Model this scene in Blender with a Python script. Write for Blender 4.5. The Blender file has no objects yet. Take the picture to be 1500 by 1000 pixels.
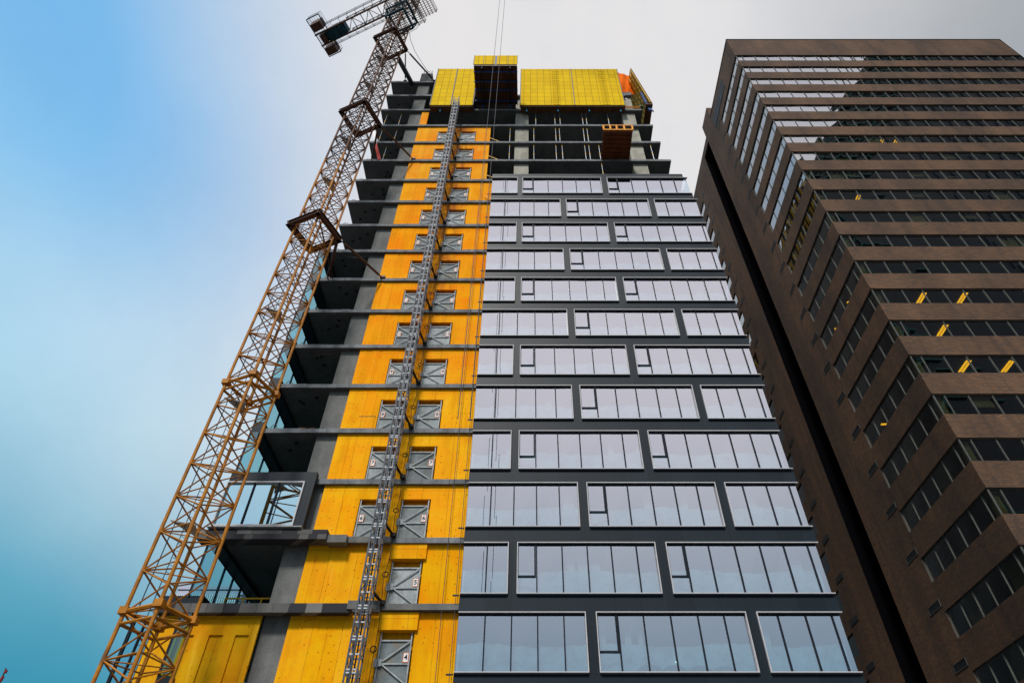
import bpy, math, random
from mathutils import Vector, Matrix
random.seed(7)
sc = bpy.context.scene
COL = bpy.data.collections.new('place'); sc.collection.children.link(COL)
# ------------------------------------------------------------------ camera model (eye at the origin, ground 1.6 m below)
F, CX, CY = 938.5, 775.7, 500.0
G = -1.6
def tan_v(v): return math.tan(math.pi/4 + math.atan((CY-v)/F))
def at(u, v, Y):
    """point of the vertical plane y=Y that a survey of the photo puts at (u, v)"""
    b = (CY-v)/F; s = math.sqrt(.5)
    k = Y/(s*(1-b)); return Vector((k*(u-CX)/F, Y, k*s*(1+b)))
def atz(u, v, z):
    b = (CY-v)/F; s = math.sqrt(.5)
    k = z/(s*(1+b)); return Vector((k*(u-CX)/F, k*s*(1-b), z))
cam = bpy.data.cameras.new('camera'); co = bpy.data.objects.new('camera', cam); COL.objects.link(co)
co.location = (0, 0, 0); co.rotation_euler = (math.radians(135), 0, 0)
cam.sensor_width = 36; cam.lens = 36*F/1500; cam.shift_x = -(CX-750)/1500; cam.clip_start = .1; cam.clip_end = 5000
sc.camera = co
# ------------------------------------------------------------------ mesh builder
class MB:
    def strip(s, a, b, cuts, z0, z1, j):
        a = Vector(a); b = Vector(b); d = b-a; n_ = Vector((-d.y, d.x)).normalized(); k = len(s.v); L = d.length
        for c in cuts:
            for z in (z0, z1):
                q = a+d*(c/L)+n_*random.uniform(-j, j); s.v.append(Vector((q.x, q.y, z)))
        for i in range(len(cuts)-1): s.f.append((k+2*i, k+2*i+2, k+2*i+3, k+2*i+1))
        return s
    def __init__(s): s.v = []; s.f = []
    def quad(s, *p):
        n = len(s.v); s.v += [Vector(q) for q in p]; s.f.append(tuple(range(n, n+len(p)))); return s
    def box(s, x0, x1, y0, y1, z0, z1):
        if x0 > x1: x0, x1 = x1, x0
        if y0 > y1: y0, y1 = y1, y0
        if z0 > z1: z0, z1 = z1, z0
        return s.hexa([(x0,y0,z0),(x1,y0,z0),(x1,y1,z0),(x0,y1,z0),(x0,y0,z1),(x1,y0,z1),(x1,y1,z1),(x0,y1,z1)])
    def hexa(s, p):
        n = len(s.v); s.v += [Vector(q) for q in p]
        for f in ((0,3,2,1),(4,5,6,7),(0,1,5,4),(1,2,6,5),(2,3,7,6),(3,0,4,7)): s.f.append(tuple(n+i for i in f))
        return s
    def wall(s, a, b, z0, z1, t, off=0.0):
        """upright slab from plan point a to b, its face lying `off` behind the line, thickness t to the left of a->b"""
        a = Vector(a); b = Vector(b); d = (b-a).normalized(); n = Vector((-d.y, d.x))
        p = [a+n*off, b+n*off, b+n*(off+t), a+n*(off+t)]
        return s.hexa([(q.x, q.y, z0) for q in p]+[(q.x, q.y, z1) for q in p])
    def prism(s, poly, z0, z1):
        n = len(s.v); k = len(poly)
        s.v += [Vector((p[0], p[1], z0)) for p in poly]+[Vector((p[0], p[1], z1)) for p in poly]
        s.f.append(tuple(range(n+k-1, n-1, -1))); s.f.append(tuple(range(n+k, n+2*k)))
        for i in range(k): j = (i+1) % k; s.f.append((n+i, n+j, n+k+j, n+k+i))
        return s
    def beam(s, a, b, w, h=None, up=(0,0,1)):
        a = Vector(a); b = Vector(b); d = (b-a).normalized(); h = h or w; up = Vector(up)
        if abs(d.dot(up)) > .98: up = Vector((1,0,0)) if abs(d.x) < .9 else Vector((0,1,0))
        x = d.cross(up).normalized()*w/2; y = x.cross(d).normalized()*h/2
        return s.hexa([a-x-y, a+x-y, a+x+y, a-x+y, b-x-y, b+x-y, b+x+y, b-x+y])
    def tube(s, a, b, r, n=8, r2=None):
        a = Vector(a); b = Vector(b); d = (b-a).normalized(); r2 = r if r2 is None else r2
        up = Vector((0,0,1)) if abs(d.z) < .95 else Vector((1,0,0))
        x = d.cross(up).normalized(); y = x.cross(d); k = len(s.v)
        for c, q in ((a, r), (b, r2)):
            for i in range(n):
                t = 2*math.pi*i/n; s.v.append(c+x*math.cos(t)*q+y*math.sin(t)*q)
        for i in range(n): j = (i+1) % n; s.f.append((k+i, k+j, k+n+j, k+n+i))
        s.f.append(tuple(range(k+n-1, k-1, -1))); s.f.append(tuple(range(k+n, k+2*n)))
        return s
    def path(s, pts, r, n=6):
        for a, b in zip(pts, pts[1:]): s.tube(a, b, r, n)
        return s
ORG = {}
def origin(o): return ORG.get(o.name, Vector((0,0,0)))
def part(name, mb, mat, parent=None, color=None, smooth=False, label=None):
    org = origin(parent) if parent else Vector((0,0,0))
    me = bpy.data.meshes.new(name); me.from_pydata([tuple(v-org) for v in mb.v], [], mb.f); me.materials.append(mat)
    me.validate()
    if smooth: me.polygons.foreach_set('use_smooth', [True]*len(me.polygons))
    o = bpy.data.objects.new(name, me); COL.objects.link(o)
    if parent: o.parent = parent; ORG[o.name] = org
    if color: o.color = (*color, 1)
    if label: o['label'] = label
    return o
def thing(name, label, cat, loc, group=None):
    o = bpy.data.objects.new(name, None); COL.objects.link(o); o.location = loc; ORG[o.name] = Vector(loc)
    o['label'] = label; o['category'] = cat
    if group: o['group'] = group
    o.empty_display_size = .5
    return o
def single(name, mb, mat, label, cat, group=None, smooth=False, color=None):
    o = part(name, mb, mat, None, color, smooth); o['label'] = label; o['category'] = cat
    # origin at the base of the thing
    z = min(v.z for v in mb.v); c = sum(mb.v, Vector())/len(mb.v); b = Vector((c.x, c.y, z))
    for v in o.data.vertices: v.co -= b
    o.location = b
    if group: o['group'] = group
    return o
def struct(name, mb, mat):
    o = part(name, mb, mat); o['kind'] = 'structure'; return o
# ------------------------------------------------------------------ materials
def S(r, g=None, b=None):
    """sRGB 0-255 to linear"""
    if g is None: g = b = r
    return tuple((c/255/12.92 if c/255 <= .04045 else ((c/255+.055)/1.055)**2.4) for c in (r, g, b))
class N:
    def __init__(s, name):
        s.m = bpy.data.materials.new(name); s.m.use_nodes = True; s.t = s.m.node_tree; s.t.nodes.clear()
        s.out = s.t.nodes.new('ShaderNodeOutputMaterial')
    def n(s, typ, **k):
        x = s.t.nodes.new(typ)
        ins = k.pop('ins', {})
        for a, b in k.items(): setattr(x, a, b)
        for a, b in ins.items():
            if hasattr(b, 'default_value') or isinstance(b, bpy.types.NodeSocket): s.t.links.new(b, x.inputs[a])
            else: x.inputs[a].default_value = b
        return x
    def coord(s, what='Object'): return s.n('ShaderNodeTexCoord').outputs[what]
    def math(s, op, a, b=0.0, c=0.0, clamp=False):
        x = s.n('ShaderNodeMath', operation=op, use_clamp=clamp)
        for i, q in enumerate((a, b, c)):
            if isinstance(q, bpy.types.NodeSocket): s.t.links.new(q, x.inputs[i])
            else: x.inputs[i].default_value = q
        return x.outputs[0]
    def mix(s, f, a, b, mode='MIX'):
        x = s.n('ShaderNodeMix', data_type='RGBA', blend_type=mode)
        for i, q in ((0, f), (6, a), (7, b)):
            if isinstance(q, bpy.types.NodeSocket): s.t.links.new(q, x.inputs[i])
            elif i == 0: x.inputs[0].default_value = q
            else: x.inputs[i].default_value = (*q, 1) if len(q) == 3 else q
        return x.outputs[2]
    def ramp(s, f, lo, hi):
        x = s.n('ShaderNodeMapRange', interpolation_type='SMOOTHSTEP'); s.t.links.new(f, x.inputs[0])
        x.inputs[1].default_value = lo; x.inputs[2].default_value = hi; return x.outputs[0]
    def noise(s, vec, scale, detail=4, rough=.55, stretch=None):
        if stretch: vec = s.n('ShaderNodeMapping', ins={'Vector': vec, 'Scale': stretch}).outputs[0]
        return s.n('ShaderNodeTexNoise', ins={'Vector': vec, 'Scale': scale, 'Detail': detail, 'Roughness': rough}).outputs[0]
    def bsdf(s, col, rough=.8, metal=0.0, spec=.5, bump=None, bs=.3, bd=.02):
        p = s.n('ShaderNodeBsdfPrincipled')
        for k, q in (('Base Color', col), ('Roughness', rough), ('Metallic', metal), ('Specular IOR Level', spec)):
            if isinstance(q, bpy.types.NodeSocket): s.t.links.new(q, p.inputs[k])
            else: p.inputs[k].default_value = (*q, 1) if k == 'Base Color' else q
        if bump is not None:
            b = s.n('ShaderNodeBump', ins={'Height': bump, 'Strength': bs, 'Distance': bd}); s.t.links.new(b.outputs[0], p.inputs['Normal'])
        s.t.links.new(p.outputs[0], s.out.inputs[0]); s.p = p; return s.m
    def uv(s, vec):
        """(x+y, z) plane coordinates for upright axis-aligned walls"""
        sep = s.n('ShaderNodeSeparateXYZ', ins={0: vec}); u = s.math('ADD', sep.outputs[0], sep.outputs[1])
        c = s.n('ShaderNodeCombineXYZ'); s.t.links.new(u, c.inputs[0]); s.t.links.new(sep.outputs[2], c.inputs[1]); return c.outputs[0], sep
def simple(name, col, rough=.7, metal=0.0, var=.25, scale=3.0, spec=.3, dirt=None):
    k = N(name); v = k.coord(); a = k.noise(v, scale, 5); b = k.noise(v, scale*7, 3)
    f = k.math('ADD', k.math('MULTIPLY', a, .65), k.math('MULTIPLY', b, .35)); f = k.ramp(f, .3, .7)
    c = k.mix(f, tuple(x*(1-var) for x in col), tuple(min(x*(1+var), 1) for x in col))
    if dirt:
        d = k.noise(v, 1.3, 5, .65); c = k.mix(k.math('MULTIPLY', k.ramp(d, .5, .72), .8), c, dirt)
    return k.bsdf(c, rough, metal, spec)
def m_concrete(name, lo, hi):
    k = N(name); v = k.coord()
    a = k.noise(v, .9, 6, .6); st = k.noise(v, 2.2, 4, .6, (1, 1, .18)); f = k.math('ADD', k.math('MULTIPLY', a, .5), k.math('MULTIPLY', st, .5))
    c = k.mix(k.ramp(f, .32, .68), lo, hi)
    sp = k.n('ShaderNodeTexVoronoi', ins={'Vector': v, 'Scale': 2.6}).outputs[0]
    c = k.mix(k.math('MULTIPLY', k.ramp(sp, .1, .04), .55), c, tuple(x*.35 for x in lo))
    g = k.noise(v, 14, 3); c = k.mix(.18, c, k.mix(g, (0, 0, 0), (.5, .5, .48)))
    return k.bsdf(c, .88, 0, .25, bump=g, bs=.2)
def m_patchy():
    k = N('patched slab edge'); v = k.coord(); w = k.noise(v, 2, 3)
    uv, sep = k.uv(k.mix(.06, v, k.n('ShaderNodeTexNoise', ins={'Vector': v, 'Scale': 2.2}).outputs[1]))
    br = k.n('ShaderNodeTexBrick', offset=0.37, squash=.6, squash_frequency=2, ins={'Vector': uv, 'Color1': (0, 0, 0, 1), 'Color2': (1, 1, 1, 1), 'Mortar': (.2, .2, .2, 1), 'Scale': 1.0, 'Mortar Size': .01, 'Brick Width': .62, 'Row Height': 1.6})
    q = k.n('ShaderNodeSeparateColor', ins={0: br.outputs[0]}).outputs[0]
    c = k.mix(k.ramp(q, .35, .5), (.025, .026, .033), (.12, .12, .115)); c = k.mix(k.ramp(q, .72, .78), c, (.2, .2, .19))
    c = k.mix(k.math('MULTIPLY', w, .4), c, (.05, .05, .05))
    return k.bsdf(c, .85, 0, .25)
def m_sheath():
    k = N('yellow gypsum sheathing'); v = k.coord(); uv, sep = k.uv(v)
    br = k.n('ShaderNodeTexBrick', offset=0.0, ins={'Vector': uv, 'Color1': (.0, .0, .0, 1), 'Color2': (1, 1, 1, 1), 'Mortar': (.5, .5, .5, 1), 'Scale': 1.0, 'Mortar Size': .012, 'Mortar Smooth': .1, 'Brick Width': 1.22, 'Row Height': 2.976})
    tone = k.n('ShaderNodeSeparateColor', ins={0: br.outputs[0]}).outputs[0]; mort = br.outputs[1]
    base = k.n('ShaderNodeObjectInfo').outputs['Color']
    big = k.noise(v, .55, 5, .6); st = k.noise(v, 1.6, 5, .65, (1, 1, .14)); fine = k.noise(v, 9, 3)
    c = k.mix(k.math('MULTIPLY', k.ramp(big, .38, .62), .95), base, k.mix(1.0, base, (1.0, .66, .4), 'MULTIPLY'))
    c = k.mix(k.math('MULTIPLY', tone, .42), c, (.97, .52, .02))
    c = k.mix(k.math('MULTIPLY', k.ramp(st, .47, .70), .6), c, (.70, .27, .004))
    c = k.mix(k.math('MULTIPLY', k.ramp(st, .42, .28), .35), c, (1.0, .62, .06))
    c = k.mix(k.math('MULTIPLY', k.ramp(fine, .45, .75), .2), c, (.5, .26, .02))
    # fastener dots on a grid and handling scuffs
    vs = k.n('ShaderNodeMapping', ins={'Vector': uv, 'Scale': (4.9, 3.3, 1)}).outputs[0]
    vo = k.n('ShaderNodeTexVoronoi', ins={'Vector': vs, 'Scale': 1.0, 'Randomness': .35}).outputs[0]
    gate = k.ramp(k.noise(v, 1.1, 2), .36, .55)
    c = k.mix(k.math('MULTIPLY', k.math('MULTIPLY', k.ramp(vo, .17, .07), gate), .8), c, (.2, .07, .01))
    c = k.mix(k.math('MULTIPLY', mort, .5), c, (.22, .09, .012))
    # rust run-off right of the hoist, strongest at the upper floors
    dx = k.math('ABSOLUTE', k.math('SUBTRACT', sep.outputs[0], -5.75)); fx = k.ramp(dx, 1.3, .15)
    fz = k.ramp(sep.outputs[2], 22, 42); rn = k.ramp(k.noise(v, 1.9, 4, .6, (1, 1, .3)), .36, .6)
    c = k.mix(k.math('MULTIPLY', k.math('MULTIPLY', k.math('MULTIPLY', fx, fz), rn), .8), c, (.28, .07, .025))
    return k.bsdf(c, .9, 0, .04, bump=fine, bs=.1)
def m_form():
    k = N('yellow formwork ply'); v = k.coord(); uv, sep = k.uv(v)
    br = k.n('ShaderNodeTexBrick', offset=0.0, ins={'Vector': uv, 'Color1': (.84, .56, .0, 1), 'Color2': (.74, .47, .0, 1), 'Mortar': (.26, .17, .0, 1), 'Scale': 1.0, 'Mortar Size': .022, 'Mortar Smooth': .2, 'Brick Width': .62, 'Row Height': .82})
    n = k.noise(v, .8, 4); c = k.mix(k.math('MULTIPLY', n, .3), br.outputs[0], (.55, .33, .0)); return k.bsdf(c, .8, 0, .08)
def m_brick():
    k = N('brown brick'); v = k.coord(); uv, sep = k.uv(v)
    br = k.n('ShaderNodeTexBrick', ins={'Vector': uv, 'Color1': (.185, .102, .054, 1), 'Color2': (.10, .066, .048, 1), 'Mortar': (.062, .046, .036, 1), 'Scale': 1.0, 'Mortar Size': .014, 'Bias': -.1, 'Brick Width': .42, 'Row Height': .14})
    a = k.noise(v, 1.7, 5, .7); b = k.noise(v, 7, 5, .75, (1, 1, 1.5)); c = k.mix(k.math('MULTIPLY', k.ramp(b, .52, .72), .8), br.outputs[0], (.24, .13, .065))
    c = k.mix(k.math('MULTIPLY', k.ramp(b, .48, .3), .7), c, (.07, .062, .062)); c = k.mix(k.math('MULTIPLY', a, .3), c, (.10, .078, .068)); w2 = k.noise(v, .16, 4, .6, (1, 1, .5)); c = k.mix(1.0, c, k.mix(k.ramp(w2, .3, .7), (.58, .60, .64), (1.16, 1.08, 1.0)), 'MULTIPLY'); w3 = k.noise(v, .8, 4, .6, (1, 1, .12)); c = k.mix(k.math('MULTIPLY', k.ramp(w3, .48, .72), .6), c, (.05, .036, .03))
    return k.bsdf(c, .85, 0, .2, bump=br.outputs[1], bs=.3, bd=-.01)
def m_glass(name, tint, refl, trans, rough=.015, wav=.0):
    """coated glazing: a mirror share that grows at grazing angles, the rest lets light and view through"""
    k = N(name); gl = k.n('ShaderNodeBsdfGlossy', ins={'Color': (*tint, 1), 'Roughness': rough}); tr = k.n('ShaderNodeBsdfTransparent', ins={'Color': (*trans, 1)})
    if wav:
        nz = k.noise(k.coord(), .7, 2); b = k.n('ShaderNodeBump', ins={'Height': nz, 'Strength': wav, 'Distance': .02}); k.t.links.new(b.outputs[0], gl.inputs['Normal'])
    lw = k.n('ShaderNodeLayerWeight', ins={'Blend': .25}).outputs['Facing']
    f = k.math('ADD', k.math('MULTIPLY', k.math('POWER', lw, 2.5), 1-refl), refl, clamp=True)
    mx = k.n('ShaderNodeMixShader', ins={0: f}); k.t.links.new(tr.outputs[0], mx.inputs[1]); k.t.links.new(gl.outputs[0], mx.inputs[2])
    k.t.links.new(mx.outputs[0], k.out.inputs[0]); return k.m
def m_cladding():
    k = N('dark cladding panel'); v = k.coord(); uv, sep = k.uv(v)
    br = k.n('ShaderNodeTexBrick', offset=0.0, ins={'Vector': uv, 'Color1': (.0, .0, .0, 1), 'Color2': (1, 1, 1, 1), 'Mortar': (.3, .3, .3, 1), 'Scale': 1.0, 'Mortar Size': .01, 'Brick Width': 1.05, 'Row Height': 40.0})
    t = k.n('ShaderNodeSeparateColor', ins={0: br.outputs[0]}).outputs[0]; n = k.noise(v, .8, 5, .6, (1, 1, .4))
    c = k.mix(k.math('ADD', k.math('MULTIPLY', t, .4), k.math('MULTIPLY', n, .5)), (.007, .013, .019), (.017, .027, .037))
    c = k.mix(k.math('MULTIPLY', br.outputs[1], .7), c, (.006, .008, .011)); return k.bsdf(c, .45, 0, .16)
def m_wood(name, a, b):
    k = N(name); v = k.coord(); w = k.noise(v, 2.5, 5, .6, (1, .25, 1)); return k.bsdf(k.mix(k.ramp(w, .3, .7), a, b), .75, 0, .3)
def m_emit(name, col, st):
    k = N(name); e = k.n('ShaderNodeEmission', ins={'Color': (*col, 1), 'Strength': st}); k.t.links.new(e.outputs[0], k.out.inputs[0]); return k.m
def m_sheet(name, col):
    k = N(name); d = k.n('ShaderNodeBsdfDiffuse', ins={'Color': (*col, 1)}); t = k.n('ShaderNodeBsdfTransparent', ins={'Color': (*[min(1, c*1.1) for c in col], 1)})
    n = k.noise(k.coord(), 1.6, 5, .7); mx = k.n('ShaderNodeMixShader', ins={0: k.ramp(n, .1, .65)}); k.t.links.new(t.outputs[0], mx.inputs[1]); k.t.links.new(d.outputs[0], mx.inputs[2])
    k.t.links.new(mx.outputs[0], k.out.inputs[0]); return k.m
M = dict(
    conc=m_concrete('wet concrete', (.075, .08, .078), (.165, .172, .162)), concl=m_concrete('dry beige concrete', (.24, .23, .18), (.46, .44, .36)),
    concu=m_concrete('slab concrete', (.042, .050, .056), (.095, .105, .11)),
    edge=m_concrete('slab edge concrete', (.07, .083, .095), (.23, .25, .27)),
    patchy=m_patchy(), sheath=m_sheath(), form=m_form(), brick=m_brick(), clad=m_cladding(),
    glass=m_glass('facade glass', (.80, .81, .86), .60, (.62, .82, .86), .012, .025),
    glassd=m_glass('office glass', (.74, .75, .75), .55, (.66, .68, .52), .01, .0),
    glasst=m_glass('side glass', (.55, .8, .9), .22, (.42, .78, .84)),
    white=simple('pale aluminium frame', (.52, .51, .52), .6, .0, .08), dark=simple('dark anodised mullion', (.012, .017, .026), .6, .0, .2, spec=.1),
    bronze=simple('bronze mullion', (.10, .105, .095), .75, .0, .2, spec=.2),
    galv=simple('galvanised steel', (.34, .37, .38), .65, .0, .3, 4), mesh=simple('grey gate infill panel', (.20, .235, .24), .6, .0, .3, 1.2, spec=.3, dirt=(.12, .135, .125)),
    mesh2=simple('paler gate infill panel', (.30, .34, .35), .65, .0, .35, .9, spec=.3, dirt=(.12, .12, .10)), mesh3=simple('stained gate infill panel', (.14, .17, .18), .65, .0, .4, 1.6, spec=.3, dirt=(.22, .15, .07)),
    hoist=simple('hoist mast steel', (.07, .085, .11), .6, .0, .35, 3), hoistd=simple('hoist inner guide steel', (.035, .045, .06), .5, .4, .3),
    crane=simple('crane paint', (.40, .15, .004), .6, .0, .28, 2.5, dirt=(.13, .055, .02)),
    crane_backlit=simple('backlit brown crane paint', (.11, .042, .018), .7, .0, .3, 2.5, dirt=(.12, .06, .035)), craneb=simple('brown crane steel', (.085, .036, .02), .55, .1, .35, 3, dirt=(.05, .025, .018)),
    teal=simple('teal grey machine paint', (.018, .06, .085), .7, .0, .3, spec=.1), black=simple('black steel', (.012, .012, .014), .6, .0, .3),
    wood=m_wood('brown plywood', (.05, .022, .008), (.12, .05, .016)), woodr=m_wood('red brown joist underside', (.085, .022, .006), (.17, .045, .012)),
    orange=m_wood('orange timber beam', (.75, .27, .02), (.9, .42, .06)), tarp=simple('orange tarpaulin', (.95, .16, .002), .8, 0, .15, 1.5, spec=.05),
    blue=simple('blue steel', (.01, .06, .22), .5, .1, .3), cyan=simple('light blue jack', (.05, .4, .7), .5, .1, .2),
    prop=simple('pale prop tube', (.42, .46, .5), .45, .4, .2), ylw=simple('yellow paint', (.75, .42, .02), .5, 0, .15),
    rope=simple('steel rope', (.07, .07, .075), .6, .2, .2), paper=simple('white sign face', (.8, .8, .8), .6, 0, .04), ink=simple('black ink', (.01, .01, .02), .7, 0, .05),
    signo=simple('orange sign border', (.7, .2, .03), .6, 0, .08),
    sheet=m_sheet('plastic dust sheet', (.42, .62, .66)), plaster=simple('pale plasterboard', (.55, .55, .52), .85, 0, .08),
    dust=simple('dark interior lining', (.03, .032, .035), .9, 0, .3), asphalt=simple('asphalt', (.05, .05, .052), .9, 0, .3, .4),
    pave=simple('concrete pavement', (.1, .1, .095), .9, 0, .2, .6), blind=simple('olive roller blind', (.22, .22, .13), .85, 0, .15),
    lamp=m_emit('warm tube', (1, .50, .015), 2.6), screen=simple('yellow mesh screen', (.32, .27, .03), .7, 0, .4, 6),
    pale=simple('far pale cladding', (.42, .44, .55), .8, 0, .1), ribs=simple('far white fin', (.65, .75, .8), .6, 0, .1),
    bags=simple('dark teal bags', (.01, .05, .06), .6, 0, .3), bark=simple('dark bark', (.05, .03, .02), .9, 0, .3, 20), berry=simple('red berry', (.22, .01, .015), .4, 0, .2),
    redt=simple('red tarp', (.55, .04, .02), .7, 0, .2), wrap=simple('white plastic and reflection', (.75, .72, .74), .5, 0, .1, 6), slot=simple('opening shade black', (.003, .003, .004), .95, 0, .1, spec=0.0),
    bglass=m_glass('dark tower glass', (.10, .15, .17), .5, (.02, .02, .02)), bteal=simple('green copper bracing', (.025, .11, .10), .5, .1, .3), bstone=simple('dark granite', (.02, .024, .034), .4, 0, .3, .6),
)
# ------------------------------------------------------------------ ground, road, pavement
R = 2500
struct('ground', MB().quad((-R, -R, G-.3), (R, -R, G-.3), (R, R, G-.3), (-R, R, G-.3)), M['pave'])
struct('road', MB().quad((-400, -6, G-.14), (400, -6, G-.14), (400, 12, G-.14), (-400, 12, G-.14)), M['asphalt'])
struct('pavement', MB().box(-60, 60, 12, 19, G-.29, G).box(-60, 60, -12, -6, G-.29, G), M['pave'])
# ------------------------------------------------------------------ the tower under construction
def zs(n): return 2.976*n-4.06          # top of slab n
YF, YG = 26.0, 25.68
XL = -13.34
XR = {22: 9.3, 21: 9.55, 20: 10.05, 19: 10.67, 18: 10.9, 17: 11.3}
GR = {15: 11.87, 14: 12.1, 13: 12.17}    # right end of the glazed front per floor
def xg(n): return GR.get(n, 12.32)
def xr(n): return XR.get(n, xg(min(n, 15))-.15)
YB = 46.0
tw = thing('unfinished_tower', 'half-clad tower under construction with open concrete floors, yellow sheathing and a glazed right half', 'building', (0, 26, G))
for n in range(1, 23):
    z = zs(n); x1 = xr(n) if n < 21 else (8.9 if n == 21 else -9.0)
    if n == 22: m = MB().box(XL, -9.0, YF, YB, z-.24, z)
    else: m = MB().box(XL, x1, YF, YB, z-.24, z)
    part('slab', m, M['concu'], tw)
    # cast edge strip a touch proud of the slab, slightly ragged along its length
    e = MB(); x = XL-.01; xe = (x1+.01) if n >= 16 else -2.85
    while x < xe-.05:
        w = min(random.uniform(.7, 2.4), xe-x); d = random.uniform(.004, .02)
        e.box(x, x+w-.012, YF-d-.03, YF-.002, z-.235-random.uniform(0, .012), z+random.uniform(.0, .03)); x += w
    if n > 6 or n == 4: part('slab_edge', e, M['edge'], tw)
    if n > 15:      # bits of leftover timber on the edge
        b = MB()
        for k in range(7):
            q = random.uniform(XL+.3, x1-.6); b.box(q, q+random.uniform(.1, .5), YF+.05, YF+.2, z+.005, z+random.uniform(.05, .12))
        part('edge_debris', b, M['edge'], tw)
# thick transfer edges of the two lowest slabs on the left
part('slab_edge', MB().box(-14.3, -9.1+.35, 25.42, 25.99, zs(6)-.34, zs(6)+.1), M['patchy'], tw)
part('slab_edge', MB().box(-8.74, -7.9, 25.55, 25.99, zs(6)-.42, zs(6)-.07).box(-8.1, -5.98, 25.8, 25.99, zs(6)-.30, zs(6)-.02), M['conc'], tw)
part('slab_edge', MB().box(-5.97, -2.86, 25.9, 25.99, zs(6)-.27, zs(6)-.02), M['edge'], tw)
part('slab_edge', MB().box(-15.0, -7.2, 25.66, 25.99, zs(5)-.40, zs(5)-.03), M['patchy'], tw)
part('slab_edge', MB().box(-7.3, -6.02, 25.6, 25.655, zs(5)-.28, zs(5)+.06).box(-6.01, -2.86, 25.84, 25.99, zs(5)-.22, zs(5)+.03), M['conc'], tw)
# structural columns on the front edge (one per floor and line)
YC = 26.25
for n in range(1, 23):
    z0, z1 = zs(n)+.002, zs(n+1)-.242
    if n == 22: z1 = z0+2.5
    part('column', MB().box(-10.72, -9.63, YC, YC+.9, z0, z1), M['conc'], tw)
    if 16 <= n < 21: part('column', MB().box(-1.24, -.09, YC, YC+.9, z0, z1), M['concl'], tw)
    if 16 <= n < 21:
        part('column', MB().box(8.27, 9.42, YC, YC+.9, z0, z1), M['concl'], tw)
for n in (8, 12, 17, 20):
    pass
st = MB()
for k in range(9):
    x = -10.6+k*.11; st.tube((x, YC+.1, zs(22)+2.4), (x+random.uniform(-.05, .05), YC+.1, zs(22)+3.4), .018, 5)
part('rebar', st, M['black'], tw)
# inner core and rear columns, seen dark through the open floors
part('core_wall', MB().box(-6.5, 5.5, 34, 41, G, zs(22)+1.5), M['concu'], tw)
rc = MB()
for n in range(1, 21):
    for x in (-13.0, -8, -2, 4, 9): rc.box(x, x+.7, 41.5, 42.4, zs(n)+.002, zs(n+1)-.242)
part('rear_columns', rc, M['concu'], tw)
# partition behind open floors at the back
# ---- yellow sheathing, one panel set per floor
YS = YF+.10
TONE = {}
for n in range(3, 20):
    if n <= 5: c = (.86, .43, .003)
    elif n <= 8: c = (.95, .45, .004)
    elif n in (9, 11): c = (.93, .34, .004)
    elif n in (10, 12): c = (.93, .31, .003)
    elif n == 13: c = (.95, .36, .004)
    elif n <= 15: c = (.90, .33, .008)
    else: c = (.88, .36, .03)
    TONE[n] = c
OPL, OPR = (-7.83, -6.46), (-5.92, -4.55)
XY0, XY1 = -9.62, -2.87
def wallpanel(n):
    z0, z1 = zs(n)+.002, zs(n+1)-.242; m = MB(); t = .18
    xr_ = XY1 if n <= 15 else -3.34
    if n == 19:
        part('sheathing', MB().box(XY0, -9.0, YS, YS+t, z0, z1), M['sheath'], tw, TONE[n]); return
    oz = z0+2.0
    openings = [OPR] if n <= 5 else [OPL, OPR]
    if n <= 3: openings = [OPR]
    x = XY0
    for a, b in openings:
        m.box(x, a, YS, YS+t, z0, z1); m.box(a, b, YS, YS+t, oz, z1)
        m.box(a, b, YS+.32, YS+.42, z0, oz+.2)          # lining at the back of the opening
        x = b
    m.box(x, xr_, YS, YS+t, z0, z1)
    if n <= 5: m.box(-6.05, OPR[1]+.1, YS-.13, YS-.002, oz+.02, z1-.02)
    # proud battens and board joints, as the boards lap at different depths
    for q in range(2):
        a = random.choice([XY0+.02, -9.2, -8.9]); w = random.uniform(.3, .9)
        m.box(a, min(a+w, OPL[0]-.05 if n > 5 else -6.6), YS-.014-.004*q, YS-.001-.0005*q, z0, z1-random.uniform(.02, .9))
    o = part('sheathing', m, M['sheath'], tw, TONE[n])
    for i, (a, b) in enumerate(openings): gate(n, a, b, i == len(openings)-1)
def text_mesh(s, size, org, mat, parent, name):
    cu = bpy.data.curves.new(name, 'FONT'); cu.body = s; cu.size = size; cu.align_x = 'CENTER'; cu.align_y = 'CENTER'; cu.extrude = .002; cu.offset = .006
    t = bpy.data.objects.new('tmp', cu); COL.objects.link(t)
    dg = bpy.context.evaluated_depsgraph_get(); me = bpy.data.meshes.new_from_object(t.evaluated_get(dg)); bpy.data.objects.remove(t)
    mb = MB(); k = 0
    for v in me.vertices: mb.v.append(Vector((v.co.x, -v.co.z, v.co.y))+Vector(org))
    for p in me.polygons: mb.f.append(tuple(p.vertices))
    bpy.data.meshes.remove(me); return part(name, mb, mat, parent)
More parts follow.
